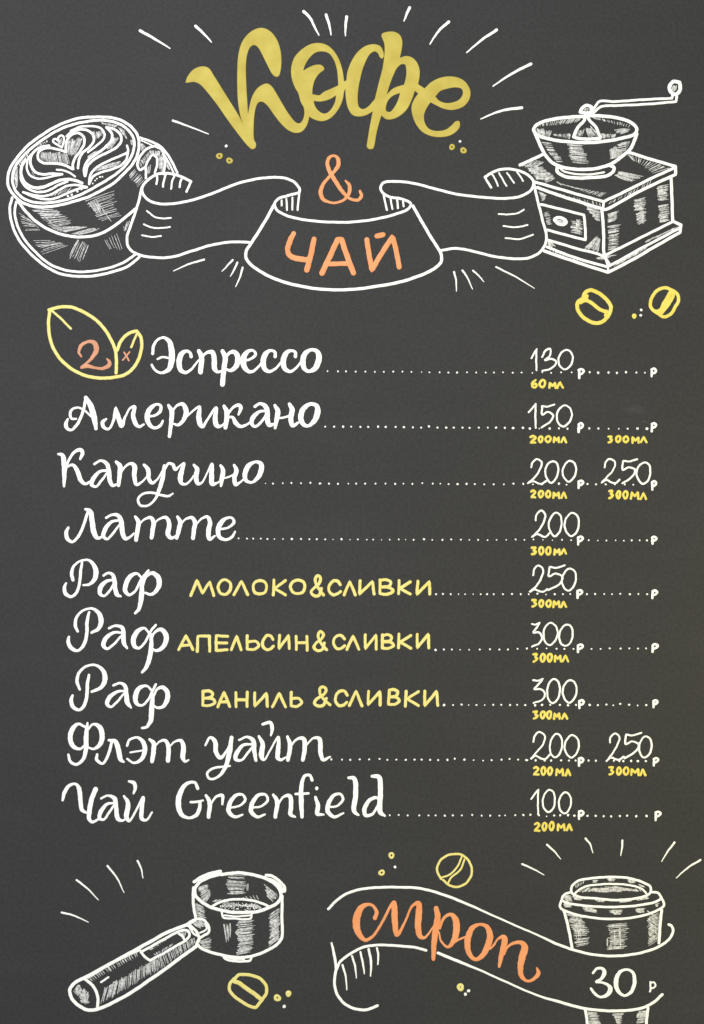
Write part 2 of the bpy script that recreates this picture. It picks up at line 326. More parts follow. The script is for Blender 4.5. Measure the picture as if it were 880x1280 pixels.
DATA = """crop A 220 20 4.4
crop B 400 20 4.4
crop A1 0 140 6.769
crop B1 110 140 6.769
crop C3 0 240 4.889
crop R4 140 180 4
crop R5 300 180 4
crop R6 470 180 4
= title_lettering/letter yellow
P @A 52,368! 62,335 95,295 140,277 178,285 210,330 260,410 310,490 352,560 366,590! 355,555 342,480 337,400 337,300 342,220 360,150 390,105 430,75 475,65 520,85 555,130 575,190 580,260 572,315 565,330 550,335 530,320 500,265 470,205 450,172 430,160 410,170 392,210 385,270 388,400 393,480 396,540! 405,490 420,440 445,400 475,378 500,371 525,385 555,430 590,490 625,545 660,585 680,590 695,575 705,545 706,515! 738,520! 730,570 715,610 690,637 655,643 620,630 580,595 540,545 500,490 475,472 455,475 442,495 432,540 427,620 430,680 441,705 435,727 418,733 400,720 350,660 290,580 220,480 160,405 130,375 100,363 70,366
= title_lettering/letter yellow
P @A 785,148 740,155 690,185 650,230 633,290 638,350 655,395 672,425 685,470 703,505 708,530 735,555 770,573 810,578 @B 60,560 100,515 125,460 135,410 152,385! 152,350! 133,360! 124,300 103,235 70,185 35,158
H @A 700,300! 710,270 735,230 765,203 800,195 @B 48,205 75,240 92,290 98,340 100,382! 60,400 20,418 @A 790,435 750,430! 752,395 765,350 790,315 815,295 815,285 800,270 770,268 735,280
H @A 757,468! 800,470 845,458 880,437! 875,470 855,510 832,532 812,536 785,522 765,495
= title_lettering/letter yellow
P @B 145,355 150,310 170,255 205,200 250,165 295,155 330,165 348,195 350,225 340,235 328,225 318,205 300,195 275,210 245,265 225,330 210,410 208,470 215,500 235,512 262,500 290,470 302,455! 320,380 345,280 355,200 353,150 338,110 342,97 370,87 410,87 440,105 453,140 450,180 440,230! 470,220 500,225 530,250 547,290 548,330 540,375! 578,400! 545,432! 522,412! 505,460 480,510 445,545 400,567 365,568 338,548! 325,590 310,650 298,715 290,730 270,732 258,720 262,680 275,600 290,525! 255,545 215,553 180,545 155,510 142,450 140,390
H @B 470,268! 450,265 425,285 400,335 380,390 368,430! 400,400 435,385 462,378! 472,340 475,300
H @B 440,423! 400,440 375,465 363,500 365,522 385,527 410,500 430,460
= title_lettering/letter yellow
P @B 575,398 610,365 660,340 720,332 775,345 810,375 828,420 818,465 785,500 730,517 680,510 640,492 608,475! 585,510 572,550 578,590 600,620 640,632 690,625 725,600 745,580 765,578 770,605 755,630 720,655 670,666 610,660 560,635 525,590 505,530 505,490 520,455 540,428
H @B 635,443! 660,415 700,400 750,393 780,402 785,430 765,460 730,475 690,478 655,465
= crumb_dot yellow
r 16 4.5 @R4 537,60
= crumb_dot yellow
r 16 4.5 @R4 587,83
= crumb_dot yellow
r 15 4 @R6 380,15
= crumb_dot yellow
r 16 4 @R6 437,32
= crumb_dot white
d 7 @R4 571,10
= crumb_dot white
d 7 @B 770,690
= coffee_cup_drawing/cup white
c 23 @A1 65,570 85,480 150,380 240,280 340,205 450,135 560,85 680,50 780,43 @B1 100,42 200,48 290,75 370,130 420,200 432,280 415,370 370,450 300,525 220,600 120,660 0,720 @A1 680,740 560,775 450,797 350,803 260,793 175,757 115,700 75,640
c 22 @A1 105,560 125,470 190,380 280,295 390,215 500,150 620,105 740,80 @B1 90,70 190,78 280,108 350,165 388,230 390,300 365,380 310,460 230,530 120,600 0,668 @A1 680,700 560,742 450,764 350,770 260,757 190,725 135,670 110,610
w 17 @C3 110,55 150,110 220,180 300,230 400,265 500,275 600,260 680,220 760,160 825,105
= coffee_cup_drawing/handle white
w 20 @B1 440,218 520,245 610,290 680,370 725,450 755,515
w 11 @B1 450,240 530,277 600,310
w 15 @B1 650,370 690,440 722,510
w 20 @B1 490,560 490,500 482,472 440,490 418,445 445,370 500,312 570,290 620,315 645,380 650,440 638,525
w 18 @B1 482,472 510,410 545,365 580,385 585,440 565,520
= coffee_cup_drawing/latte_art white
w 21 @A1 555,335 500,320 430,305 370,310 325,345 325,400 370,432 450,435 530,445 590,470 620,485! 615,460 630,400 680,330 712,270 710,215 670,180 620,185 575,225 558,280 558,335
w 17 @A1 525,298 480,275 450,250 455,230 480,232 490,245! 497,212 520,198 540,215 538,255 525,300
w 21 @A1 415,285 350,298 295,330 262,380 262,450 300,508 360,528 440,522 525,528
w 17 @A1 300,325 240,395 228,480 250,530 300,560 370,562 440,545 515,530
w 24 @A1 215,405 185,460 178,520 205,590 270,635 350,640 430,610 500,580 580,570 640,580 695,602
w 19 @A1 178,520 178,570 210,625 270,665 340,678 420,660 490,620 570,588
w 19 @A1 195,678 280,702 360,712 430,698 500,660 570,625 650,618 735,636
w 19 @A1 210,685 300,722 380,738 450,735 530,705 610,670 680,645 735,637
w 16 @A1 480,488 540,495 590,515 635,545
w 20 @A1 565,205 605,170 660,150 730,152 780,185 795,235 765,290 700,345 670,400 660,475
w 18 @A1 600,160 680,125 @B1 15,120 60,122 110,140 140,185 130,230 90,270 40,310 0,340
w 21 @B1 155,130 200,180 202,230 155,290 80,350 0,410 @A1 712,480 718,540
w 21 @B1 160,130 230,150 278,200 280,250 240,300 160,345 70,390 0,452 @A1 722,540
w 19 @B1 330,285 340,330 320,350 240,385 140,430 60,480 18,540 10,610
w 19 @B1 340,330 325,400 280,450 200,485 100,515 40,550 10,610
d 10 @A1 575,712 607,700 655,672 690,652
d 7 @A1 785,605 805,580 820,565 850,550 @B1 100,550 123,548
= coffee_cup_drawing/saucer white
w 16 @C3 75,35 60,100 75,200 115,290 190,380 280,455 370,500 470,515 570,513 680,490 780,455 850,400
w 15 @C3 100,60 90,120 105,200 150,290 220,370 300,438 390,475 480,488 570,483 680,460 760,428 830,380
= coffee_cup_drawing/hatching thin
h 34 5 @A1 345,345 350,410 560,345 590,455
h 16 7 @A1 575,240 572,350 700,215 630,370
h 8 7 @A1 790,170 805,240 870,160 860,200
h 6 6 @A1 490,240 495,270 520,220 515,275
h 14 7 @A1 110,530 150,450 140,650 150,560
h 10 7 @A1 158,430 180,475 240,345 250,375
h 8 7 @A1 310,285 320,305 400,240 405,255
h 8 6 @A1 245,440 260,440 275,530 300,535
h 8 6 @A1 245,640 345,662 400,620 520,585
h 6 6 @A1 430,715 480,665 560,680 600,640
h 14 7 @B1 120,90 130,105 250,108 230,130
h 8 7 @B1 255,125 275,165 300,150 330,230
h 5 7 @B1 362,240 370,275 378,235 380,285
h 8 7 @B1 215,215 150,310 260,220 200,310
h 8 6 @B1 0,375 70,330 0,400 130,330
h 9 6 @B1 90,470 300,410 70,500 230,460
h 12 7 @B1 430,430 455,465 520,330 530,365
h 10 7 @B1 520,325 535,360 610,330 585,385
h 7 7 @B1 605,360 600,490 635,380 630,500
h 9 8 @B1 345,540 395,480 420,630 480,570
h 5 7 @B1 500,460 495,530 530,450 520,520
h 5 7 @B1 655,400 690,480 660,450 690,490
h 5 7 @B1 445,265 450,330 465,270 490,310
h 16 5 @C3 190,95 350,110 310,220 440,190
h 8 5 @C3 330,225 470,212 400,245 530,215
h 7 5 @C3 440,255 560,220 470,262 610,225
h 16 4 @C3 520,60 690,0 615,175 730,145
w 4 @C3 585,45 630,110 680,180
w 4 @C3 250,125 290,165 330,205
h 8 4 @C3 545,70 590,130 600,60 620,120
h 8 4 @C3 120,130 190,175 150,240 260,235
h 8 4 @C3 205,300 315,298 270,375 420,325
h 9 4 @C3 470,300 420,400 545,310 500,430
h 6 4 @C3 635,290 670,350 710,260 745,355
h 4 4 @C3 755,205 760,240 790,172 768,235
= ribbon_drawing white
w 13 @R4 395,188! 350,165 290,148 230,150 180,180 152,215 155,250 190,285 250,300 330,295 420,275 520,240 620,200 720,175 800,167 @R5 220,170 270,190 298,225 297,243! 240,258 190,275 173,300 185,330 240,360 330,380 440,390 560,390 680,375 780,350 840,325 855,300 810,275 750,265 715,245 703,220 715,195 760,187 860,195 @R6 280,220 400,250 520,265 640,272 720,262 775,230 788,190 760,155 700,130 640,125 590,138 545,165!
w 11 @R4 395,188 385,210 373,238
w 11 @R6 545,165 558,190 576,217
w 10 @R4 225,160 226,180 222,200
w 10 @R4 268,155 258,190 255,213
w 9 @R4 312,160 300,190 296,225
w 10 @R4 350,172 342,190 338,215
w 9 @R5 208,282 208,308
w 9 @R5 232,275 235,330
w 9 @R5 262,268 262,328
w 10 @R5 296,245 288,330
w 10 @R5 718,252 734,330
w 9 @R5 752,268 762,325
w 10 @R5 785,275 790,320
w 9 @R5 815,285 818,312
w 8 @R6 580,150 598,180 610,210
w 8 @R6 615,145 635,180 652,210
w 8 @R6 655,145 670,165 690,195
w 8 @R6 705,140 720,160 735,185
w 13 @R4 150,215 130,300 100,390 75,470 85,520 130,552 220,568 300,565 400,535 500,505 600,490 690,492
w 8 @R4 175,335 215,365 250,372 295,370
w 8 @R4 160,402 200,418 250,420 290,415
w 8 @R4 150,456 200,465 245,460
w 15 @R5 173,300 120,395 60,490 30,540 35,580 90,630 190,680 300,710 420,727 560,727 680,712 800,690 @R6 200,665 280,630 325,590 325,550 280,475 230,390 185,310
w 13 @R6 325,532 400,522 480,535 580,560 680,573 760,570 820,540 852,480 830,370 805,270 790,200
w 8 @R6 613,350 660,352 710,345 740,328
w 8 @R6 637,410 700,416 758,405
w 8 @R6 647,470 720,475 785,453
= burst_mark white
t 8 @R4 460,578 380,602 308,635
= burst_mark white
t 8 @R4 603,580 580,605 550,637
= burst_mark white
t 8 @R4 627,593 610,630 592,662
= burst_mark white
t 8 @R4 653,618 640,665 618,714
= burst_mark white
t 8 @R6 390,640 400,680 402,737
= burst_mark white
t 8 @R6 432,632 455,665 482,725
= burst_mark white
t 7 @R6 485,633 515,660 540,690
= burst_mark white
t 7 @R6 600,615 700,665 792,722
= ampersand_lettering orange
w 16 @R5 600,235,12 607,260,16 590,280,15 550,273,14 510,235,18 480,190,20 450,140,20 437,100,18 445,70,16 470,58,12 490,75,18 490,110,20 460,150,14 420,195,16 403,240,20 415,275,18 450,292,12 490,292,12 530,270,14 548,235,18 546,205,17 528,184,9
= tea_lettering/letter orange
w 26 @R5 268,447,22 248,490 238,535,24 255,562 300,575 345,580
w 26 @R5 370,475,24 355,550 334,630
= tea_lettering/letter orange
w 26 @R5 410,645 450,560 488,478! 508,478! 530,545 567,645
w 22 @R5 440,600 540,598
= tea_lettering/letter orange
w 24 @R5 634,478 645,550 660,630! 700,560 763,463! 780,530 796,615
w 24 @R5 685,461 715,453
crop G1 650 90 4.19
crop G2 650 190 4
crop N 700 340 5.5
crop T4 160 0 3.143
crop T5 420 0 3.143
crop L 50 370 4.889
crop C0 0 130 3.667
= coffee_grinder_drawing/crank white
w 19 @G1 835,55 805,50 783,75 790,105 815,117 838,95 838,65
w 13 @G1 800,112 797,138! 700,142 600,148 500,155 415,155 395,180 378,205
w 13 @G1 822,112 818,155! 700,166 600,172 500,176 430,180 405,195 385,215
= coffee_grinder_drawing/knob white
w 17 @G1 315,210 325,190 350,175 375,185 380,210! 345,215 315,210
= coffee_grinder_drawing/bowl white
w 17 @G1 340,232 240,238 150,252 90,275 72,300 85,325 150,350 250,365 350,370 450,362 540,345 600,325 612,300 590,270 530,245 450,232 370,228
w 17 @G1 75,310 100,370 130,430 170,475 230,500 310,510 400,505 480,480 530,445 580,400 612,325
w 16 @G1 345,215 338,250 300,295 280,340! 320,350 420,348
w 15 @G1 355,215 362,250 395,285 420,340
w 17 @G1 195,495 195,520 230,545 300,555 380,552 450,545 485,525 493,500 470,490
w 10 @G1 205,500 230,520 300,535 380,535 440,525
= coffee_grinder_drawing/box white
w 15 @G2 0,65 60,38 115,12
w 15 @G2 540,0 650,35 778,72! 778,112! 600,195 425,288 413,285! 300,250 190,215 88,178
w 14 @G2 75,150 180,180 300,215 418,248! 520,200 650,135 770,80
w 12 @G2 418,248 416,280
w 15 @G2 410,290 418,400 422,515 445,560
w 15 @G2 755,125 760,240 763,345! 805,365! 800,402! 680,470 560,540 440,602! 280,550 120,495
w 13 @G2 760,350 600,430 430,515
w 13 @G2 140,440 280,482 420,525 440,565
w 13 @G2 135,475 280,530 438,575! 600,485 800,380
w 10 @G2 440,570 440,598
= coffee_grinder_drawing/drawer white
w 13 @G2 105,262 200,285 320,315! 326,380 328,440! 230,415 138,390
w 15 @G2 172,335 190,328 220,335 232,352 220,362 190,358 172,340
= coffee_grinder_drawing/hatching thin
h 22 5 @G1 95,270 100,285 320,235 290,265
h 16 5 @G1 375,235 395,245 575,275 565,290
h 10 7 @G1 90,295 100,325 165,310 150,345
h 10 7 @G1 175,325 190,335 265,325 260,350
h 10 7 @G1 425,325 430,345 500,325 490,345
h 6 6 @G1 500,305 575,300 520,325 570,312
h 14 5 @G1 110,365 160,370 190,470 225,470
h 16 5 @G1 250,378 325,385 270,470 365,478
h 14 5 @G1 520,375 580,365 470,455 530,440
h 10 5 @G1 470,410 478,455 500,390 520,440
h 6 6 @G1 290,310 285,335 335,300 325,335
h 9 6 @G1 345,300 360,340 370,285 415,335
h 8 6 @G1 335,190 335,205 375,190 375,205
h 6 6 @G1 795,75 800,105 820,70 818,95
h 16 4 @G1 560,430 590,460 790,500 700,530
h 14 4 @G1 520,520 640,545 500,545 580,575
h 12 4 @G1 0,495 50,460 80,500 130,470
h 12 5 @G1 40,505 100,500 90,560 170,560
h 22 4 @G2 60,85 110,75 130,150 180,130
h 22 4 @G2 185,150 205,165 400,225 430,205
h 16 4 @G2 100,185 120,195 400,255 405,275
h 8 5 @G2 95,200 130,215 110,240 125,235
h 10 5 @G2 120,305 145,300 135,360 158,360
h 8 5 @G2 180,338 225,342 185,355 225,356
h 9 5 @G2 255,345 310,350 260,400 310,410
h 3 5 @G2 285,335 280,400 298,340 297,410
h 14 5 @G2 320,265 400,290 380,340 400,345
h 12 5 @G2 320,480 385,420 390,500 400,440
h 12 5 @G2 440,310 490,295 440,350 480,340
h 16 5 @G2 445,375 500,365 440,490 490,485
h 12 5 @G2 570,240 630,225 575,290 625,285
h 8 6 @G2 580,310 630,295 590,360 630,340
h 3 7 @G2 600,290 610,350 615,290 620,360
h 14 6 @G2 690,175 740,165 690,240 740,235
h 14 6 @G2 695,270 740,262 695,350 745,340
h 10 5 @G2 145,440 175,470 140,455 150,475
h 16 5 @G2 150,480 155,500 320,540 340,560
h 8 5 @G2 380,530 410,540 440,520 480,515
h 16 5 @G2 465,575 500,545 620,490 640,465
h 14 5 @G2 630,450 650,435 770,385 795,370
h 14 4 @G2 440,262 450,250 650,165 660,140
= coffee_bean yellow2
w 25 @N 160,180 170,145 210,125 265,145 320,190 350,240 335,295 300,335 255,352 195,335 140,290 118,240 125,205 160,180 185,165
w 24 @N 140,210 175,195 220,215 270,255 320,275
w 20 @N 180,160 185,190
w 18 @N 320,268 310,300
= coffee_bean yellow2
w 22 @N 770,125 720,108 665,130 630,180 622,235 650,268 690,262 710,220 735,180 760,140 780,150 760,200 725,250 690,290
w 22 @N 770,125 805,150 815,195 795,235 760,290 715,308 680,290 640,262
w 26 @N 760,145 735,195 705,245 680,272
= crumb_dot yellow2
d 17 @N 510,303
= crumb_dot white
d 9 @N 558,261
= crumb_dot white
d 9 @N 555,298
= burst_mark white
t 9 @T4 690,45 715,70 735,110 750,138
= burst_mark white
t 9 @T4 778,58 790,95 798,137
= burst_mark white
t 9 @T4 859,66 855,100 854,140
= burst_mark white
t 9 @T4 265,102 295,130 328,165
= burst_mark white
t 9 @T4 48,121 100,150 165,190
= burst_mark white
t 9 @T5 289,30 278,55 267,83
= burst_mark white
t 9 @T5 443,86 405,120 369,173
= burst_mark white
t 9 @T5 631,118 575,155 513,207
= burst_mark white
t 9 @T5 765,251 690,290 617,338
= burst_mark white
t 9 @T5 730,423 650,435 569,467
= burst_mark white
t 8 @C0 793,76 840,93 955,137
= leaf_drawing/leaf yellow3
w 20 @L 55,85 120,68 190,68 260,95 340,145 400,210 445,290 462,340 467,410 465,470
w 20 @L 60,85 52,180 70,290 120,380 200,450 290,490 380,502 450,497 520,480 570,440 605,380 622,300 615,250 590,213! 540,230 495,275 472,330
w 14 @L 75,92 130,140 188,200
w 14 @L 590,235 575,270 558,312
= leaf_drawing/digit orange2
w 25 @L 252,370,12 238,345,16 250,305,22 290,280,18 330,285,28 345,325,32 320,375,22 285,410,14 252,437,16 290,428,24 340,440,16 385,442,20 420,425,26 425,405,22 410,384,10
= leaf_drawing/cross_mark orange2
w 11 @L 515,345 530,370 543,395
w 10 @L 547,342 525,370 505,392
crop E 180 420 3.826
crop K 60 480 4.4
crop K3 220 560 4
crop La 60 625 4.4
crop P5 60 750 4.4
crop F6 60 890 4.4
crop F7 220 890 3.143
# drink_name | white brush lettering reading Эспрессо
= letter white
w 14 @E 42,85 45,50 65,18,12 95,8,13 120,25,20 132,70,26 132,120,26 118,160,20 85,176,13 55,165,12 37,138,12
w 11 @E 65,110 90,101 130,108
= letter white
w 16 @E 225,98 222,82,14 205,72,14 180,85,22 168,125,24 175,162,20 200,175,15 225,160,12 262,115,10
= letter white
w 22 @E 262,72,18 275,100 270,172
w 12 @E 270,110 300,80,14 325,77,20 335,100,22 338,155,22 352,172,14 378,165,10
= letter white
w 22 @E 375,72,18 388,100 382,160 375,232
w 12 @E 388,110 410,80,15 435,78,20 449,105,24 440,145,22 415,165,16 392,158,10
= letter white
w 12 @E 480,118 510,110 534,88,14 522,70 500,72,16 480,95,24 475,130,26 488,160,20 510,172,15 540,155,12 570,118,11
= letter white
w 16 @E 627,98 627,78,14 605,70,14 582,85,22 570,125,24 578,158,20 600,170,15 630,155,12 662,118,11
= letter white
w 16 @E 724,98 724,78,14 702,70,14 678,85,22 666,125,24 675,158,20 698,170,15 725,155,12 760,112,11
= letter white
c 18 @E 800,66,15 770,85,22 760,125,24 767,155,20 787,169,15 815,158,22 833,125,26 836,90,24 822,70,18
# drink_name | white brush lettering reading Американо
= letter white
w 16 @K 110,193,12 98,220,20 106,245,18 128,253,14 155,230 180,185 198,130 208,75
w 26 @K 208,75,20 235,120,28 255,190,28 264,245,18
w 12 @K 155,192 130,190,14 122,160,16 135,138,14 165,130 195,142 240,180
= letter white
w 16 @K 320,192,12 300,212,20 307,238,18 332,248,14 355,215,14 368,165,18 372,130! 388,185,24 405,230,22 425,180,13 455,130,13 476,125,18 468,170,22 482,218,22 502,235,16 527,222,12
= letter white
w 14 @K 545,180 590,172 618,148,18 620,120,16 600,112,14 567,130,22 545,175,26 556,220,22 585,242,16 618,228,16 632,202,12
= letter white
w 20 @K 662,116,15 680,150,24 675,230,20 668,288,18
w 14 @K 680,160,10 710,118 742,112,20 760,150,26 745,198,20 717,225,16 688,218,11
= letter white
w 12 @E 188,400,11 230,362,10 265,338,13 262,380,22 268,420,22 280,434,16 300,405,12 345,343,14 340,400,22 350,430,20 370,430,12 388,415,10
= letter white
w 20 @E 383,335,15 396,365,22 390,438,18
w 14 @E 395,385 420,348,12 450,330,16 463,340,18 452,376,10
w 14 @E 402,388,11 425,390 438,415,20 460,432,16 490,425,12 515,405,10
= letter white
w 14 @E 530,337 555,324 580,335,20 590,365,22 590,400,22 600,425,20 625,420,10
w 14 @E 585,358,11 553,362 525,385,20 514,415,18 530,433,14 560,412,13 588,370,11
= letter white
w 20 @E 626,332,14 640,360,22 634,400,20 627,440,14
w 11 @E 635,392 670,390 702,378
w 20 @E 695,325,15 708,350,22 702,400,22 712,428,18 742,412,10
= letter white
c 18 @E 800,325,16 765,345,22 750,385,24 760,420,20 785,430,15 815,405,22 830,365,26 826,335,20
# drink_name | white brush lettering reading Капучино
= letter white
w 20 @K 56,385,13 78,390,20 88,430,26 90,500,22 88,562,14
w 16 @K 95,490,12 110,430,14 145,375,16 180,362,20 190,378,20 178,412,14
w 14 @K 105,455,12 135,445,16 160,475,22 180,528,22 205,550,16 240,530,12
= letter white
w 14 @K 255,440 290,422 320,435,20 335,475,22 340,530,22 355,558,18 385,550,11
w 14 @K 325,475 285,482,16 250,520,22 240,553,20 262,565,14 295,530 328,485,11
= letter white
w 20 @K 375,428,16 395,450,24 393,510,22 388,558,18
w 14 @K 395,500,11 420,460,12 455,437,16 475,450,24 475,510,22 488,553,18 515,540,12 552,500,10
= letter white
w 20 @K 528,445,15 550,470,22 555,520,20 572,545,18 600,525,12 645,455,13
w 14 @K 640,450,18 630,520,22 612,580,20 590,632,14 550,668,13 510,668,14 495,640,14 510,612,13 560,597 620,610 660,617 687,603,10
= letter white
w 14 @K 640,470 665,437 688,445,18 700,470,18 725,450,10 748,436,14 738,470,22 728,515,26 732,543,20 752,552,14 780,535,12 800,505,10
= letter white
w 16 @K3 90,85,13 105,105,20 100,150,22 110,178,18 130,172,11 180,78,13 178,130,22 182,180,20 205,175,11 225,162,9
= letter white
w 16 @K3 223,88,13 235,110,20 228,160,20 225,190,12
w 10 @K3 230,152 260,146 292,132
w 16 @K3 290,85,13 302,110,20 292,150,20 298,182,18 320,172,11 345,150,10
= letter white
c 16 @K3 395,70,14 362,90,22 345,130,22 350,162,18 378,172,13 410,147,20 427,105,24 424,78,20
# drink_name | white brush lettering reading Латте
= letter white
w 16 @La 112,152,14 100,180,20 108,215,20 135,230,15 170,195 195,140 213,85 222,60
w 20 @La 205,50,14 232,62,22 243,120,26 255,185,26 275,210,18 302,200,12
= letter white
w 14 @La 320,98 350,82 385,85,20 402,115,24 410,180,24 425,212,20 450,205,14 472,183,11
w 14 @La 397,112,12 350,120,16 315,160,22 305,198,20 325,215,14 360,180 397,130,11
= letter white
w 20 @La 480,92,15 497,120,22 490,180,22 484,220,20
w 14 @La 497,140,10 530,107,12 565,97,18 580,120,22 575,170,22 570,208,20
w 14 @La 580,135,10 615,103,12 650,97,18 667,130,22 660,190,24 678,210,18 700,200,12
= letter white
w 20 @La 712,92,15 727,120,22 718,170,22 708,210,18
w 14 @La 727,140,10 755,107,12 790,97,18 808,120,22 802,170,22 798,210,20
w 14 @K3 96,388,10 130,352,11 158,345,16 170,370,20 162,420,22 168,455,18 195,440,10
= letter white
w 12 @K3 210,408 265,396 290,370,15 280,350 255,350,14 224,375,22 210,415,22 220,448,18 250,458,14 280,445,14 295,418,10
# drink_name | uppermost of the three white words reading Раф
= letter white
w 16 @La 100,458,12 90,482,18 97,515,20 125,532 155,512 173,460 180,390 188,340,13
w 16 @La 137,440,18 130,400,18 145,360,14 180,335,12 220,330,14 250,355,20 264,395,26 255,438,22 225,465,15 195,468,12
= letter white
w 14 @La 305,415 330,402 355,410,18 365,440,22 370,490,22 380,520,22 400,530,12
w 14 @La 358,440,12 320,448,18 290,480,24 285,513,20 305,528,14 335,505 362,460,12
= letter white
w 16 @La 517,430,13 490,405,14 455,418,22 430,460,24 425,500,22 447,522,16 480,500,14 512,440,16 553,387,14
w 16 @La 522,470,14 540,422,14 575,402,20 605,425,26 612,462,26 595,500,20 565,520,16 535,510,13
w 20 @La 517,440,16 515,520,26 508,570,22 498,603,18 480,622,14
# drink_name | middle one of the three white words reading Раф
= letter white
w 16 @P5 115,203,14 112,235,20 135,270,20 165,278,15 195,250,18 213,190,18 215,120,18 226,68,14
w 16 @P5 163,172,14 150,140,18 160,90,15 195,57,13 240,47,14 275,67,20 292,110,26 280,155,20 240,180,14
= letter white
w 16 @P5 335,155,14 370,142,14 408,152,20 415,190,22 417,235,22 435,265,12
w 16 @P5 408,180,12 360,180,16 315,215,22 305,250,22 325,268,15 360,245,14 405,195,12
= letter white
w 16 @P5 558,185,13 530,155,14 495,170,22 470,215,26 475,252,22 500,265,15 535,230,14 565,172,14 592,138,14
w 16 @P5 567,225,12 585,180,14 620,162,20 648,190,26 646,235,24 620,270,20 590,278,15 570,265,12
w 20 @P5 567,190,16 568,250,22 558,320,24 540,370,20 518,398,14
# drink_name | lowest of the three white words reading Раф
= letter white
w 16 @P5 135,525,14 127,555,20 140,590,20 170,605 197,583,18 213,530,18 217,460,18 226,412,14
w 16 @P5 175,492,14 160,450,18 170,402,16 210,365,14 260,358,14 300,385,20 314,430,26 295,478,20 240,505,14
= letter white
w 16 @P5 360,470,14 395,457,14 423,472,20 430,510,22 437,565,24 457,592,12
w 16 @P5 422,500,12 380,505,16 335,540,22 325,572,20 345,588,14 380,560,14 417,515,12
= letter white
w 16 @P5 573,500,13 540,472,14 500,487,22 481,530,26 488,570,20 515,580,14 550,550,14 575,500,14 593,464,14
w 16 @P5 577,540,12 600,492,14 630,480,20 657,510,24 653,555,24 630,588,18 600,592,14 580,580,12
w 20 @P5 577,520,18 570,600,26 566,660,24 @F6 558,62,20 543,82,16 518,88,14
# drink_name | white brush lettering reading Флэт уайт
= letter white
w 16 @F6 205,82,14 167,66,16 137,90,24 122,145,24 140,190,22 175,203,15 207,180,13
w 16 @F6 220,95,13 250,67,14 283,82,24 298,130,26 285,180,22 250,203,14 220,195,12
w 20 @F6 217,60,12 210,130,24 208,210,22 190,265,18 155,288,16 125,275,16 112,235,14
= letter white
w 15 @F6 270,233,14 268,262,18 300,284,14 325,250,16 345,190,16 352,155,14
w 20 @F6 335,155,14 370,162,22 388,210,26 400,262,22 417,275,12
= letter white
w 14 @F6 435,185 447,155 490,140 523,165,22 533,210,24 515,258,20 475,280,14 435,258,12
w 11 @F6 452,222 520,212
= letter white
w 20 @F6 558,150,14 580,170,22 580,220,24 572,272,20
w 14 @F6 582,197,10 615,162,12 645,157,18 662,190,22 660,268,22
w 14 @F6 662,197,10 700,162,12 730,157,18 745,190,24 742,250,24 755,273,14 773,264,11
= letter white
w 14 @F7 115,130,9 135,100,11 153,115,16 158,160,16 175,180,14 200,150,9 222,102,10
w 14 @F7 218,100,14 210,160,18 190,225,14 160,258,10 132,262,10 122,242,10 145,222,10 212,212,8
= letter white
w 14 @F7 248,110,9 280,98,10 303,112,16 307,150,16 314,190,12
w 10 @F7 303,127,8 265,130,12 237,165,16 234,185,14 255,190,10 285,157,10 305,130,8
= letter white
w 14 @F7 325,95,10 340,125,16 336,175,18 346,188,10 370,150,8 402,98,10 402,140,16 400,180,16 410,188,12 432,178,8
w 14 @F7 340,48,11 370,42,13 378,62,14 373,92,8
= letter white
w 14 @F7 438,97,11 448,130,16 440,188,14
w 12 @F7 448,138,8 475,107,10 501,105,15 505,150,16 498,188,14
w 12 @F7 505,138,8 540,103,9 563,105,15 568,160,16 578,188,13 605,176,8
# drink_name | white brush lettering reading Чай Greenfield
= letter white
w 20 @F6 80,485,14 92,440,20 115,407,18 150,395,14 170,420,22 178,480,22 187,538,20 212,555,12
w 24 @F6 262,425 240,480 228,545 227,590,20 245,605,16 285,585,12
= letter white
w 15 @F6 292,475,13 330,460,13 365,475,22 375,530,22 385,588,22 410,597,14 435,578,11
w 15 @F6 362,500,12 325,507,16 290,550,22 283,585,18 305,592,14 340,547,14 367,507,12
= letter white
w 20 @F6 418,463,13 440,500,22 432,578,24 446,600,15 480,550,13 524,468,15 515,540,22 517,588,20 540,595,14 572,553,12
w 20 @F6 445,381,13 472,390,20 480,420,18 470,447,12
= letter white
w 14 @F7 85,300,13 75,278,11 45,280,13 20,310,18 9,360,20 22,403,16 50,416,11 80,405,14 92,380,14 95,352,11
w 10 @F7 58,354 82,353 106,347,8
= letter white
w 15 @F7 118,328,11 132,355,16 128,412,14
w 10 @F7 132,370,8 158,333 182,328,13 182,362,9
= letter white
w 12 @F7 212,376,9 250,368,9 272,345,11 262,325,10 235,328,13 211,360,16 208,392,16 232,412,12 262,403,8
= letter white
w 12 @F7 300,376,9 335,370,9 360,347,11 352,325,10 325,326,13 299,360,16 296,392,16 320,412,12 350,402,8
= letter white
w 15 @F7 382,325,11 397,350,16 390,412,14
w 12 @F7 397,370,8 423,333,10 447,330,15 452,370,16 450,402,15 468,412,8
= letter white
w 14 @F7 535,268,12 525,248,11 505,252,12 493,290,15 492,350,18 495,412,13
w 10 @F7 470,322 520,320
= letter white
w 14 @F7 548,335,11 558,370,16 555,400,15 580,403,8
d 8 @F7 553,300
= letter white
w 12 @F7 602,374,9 635,368,9 656,342,11 645,322,10 620,328,13 599,360,16 597,392,16 622,412,12 658,397,8
= letter white
w 15 @F7 678,258,11 700,262,16 706,320,18 700,390,16 717,405,9
= letter white
w 12 @F7 800,345,9 785,336,12 757,350,14 740,385,16 745,406,14 770,402,11 800,355,9
w 16 @F7 770,252,12 797,256,17 803,320,18 802,392,18 820,408,9
# -
crop Y1 215 710 4.889
crop Y2 380 710 4.889
crop Q1 640 425 4.4
crop Q2 640 560 4.4
crop Q3 640 690 4.4
crop Q4 640 830 4.4
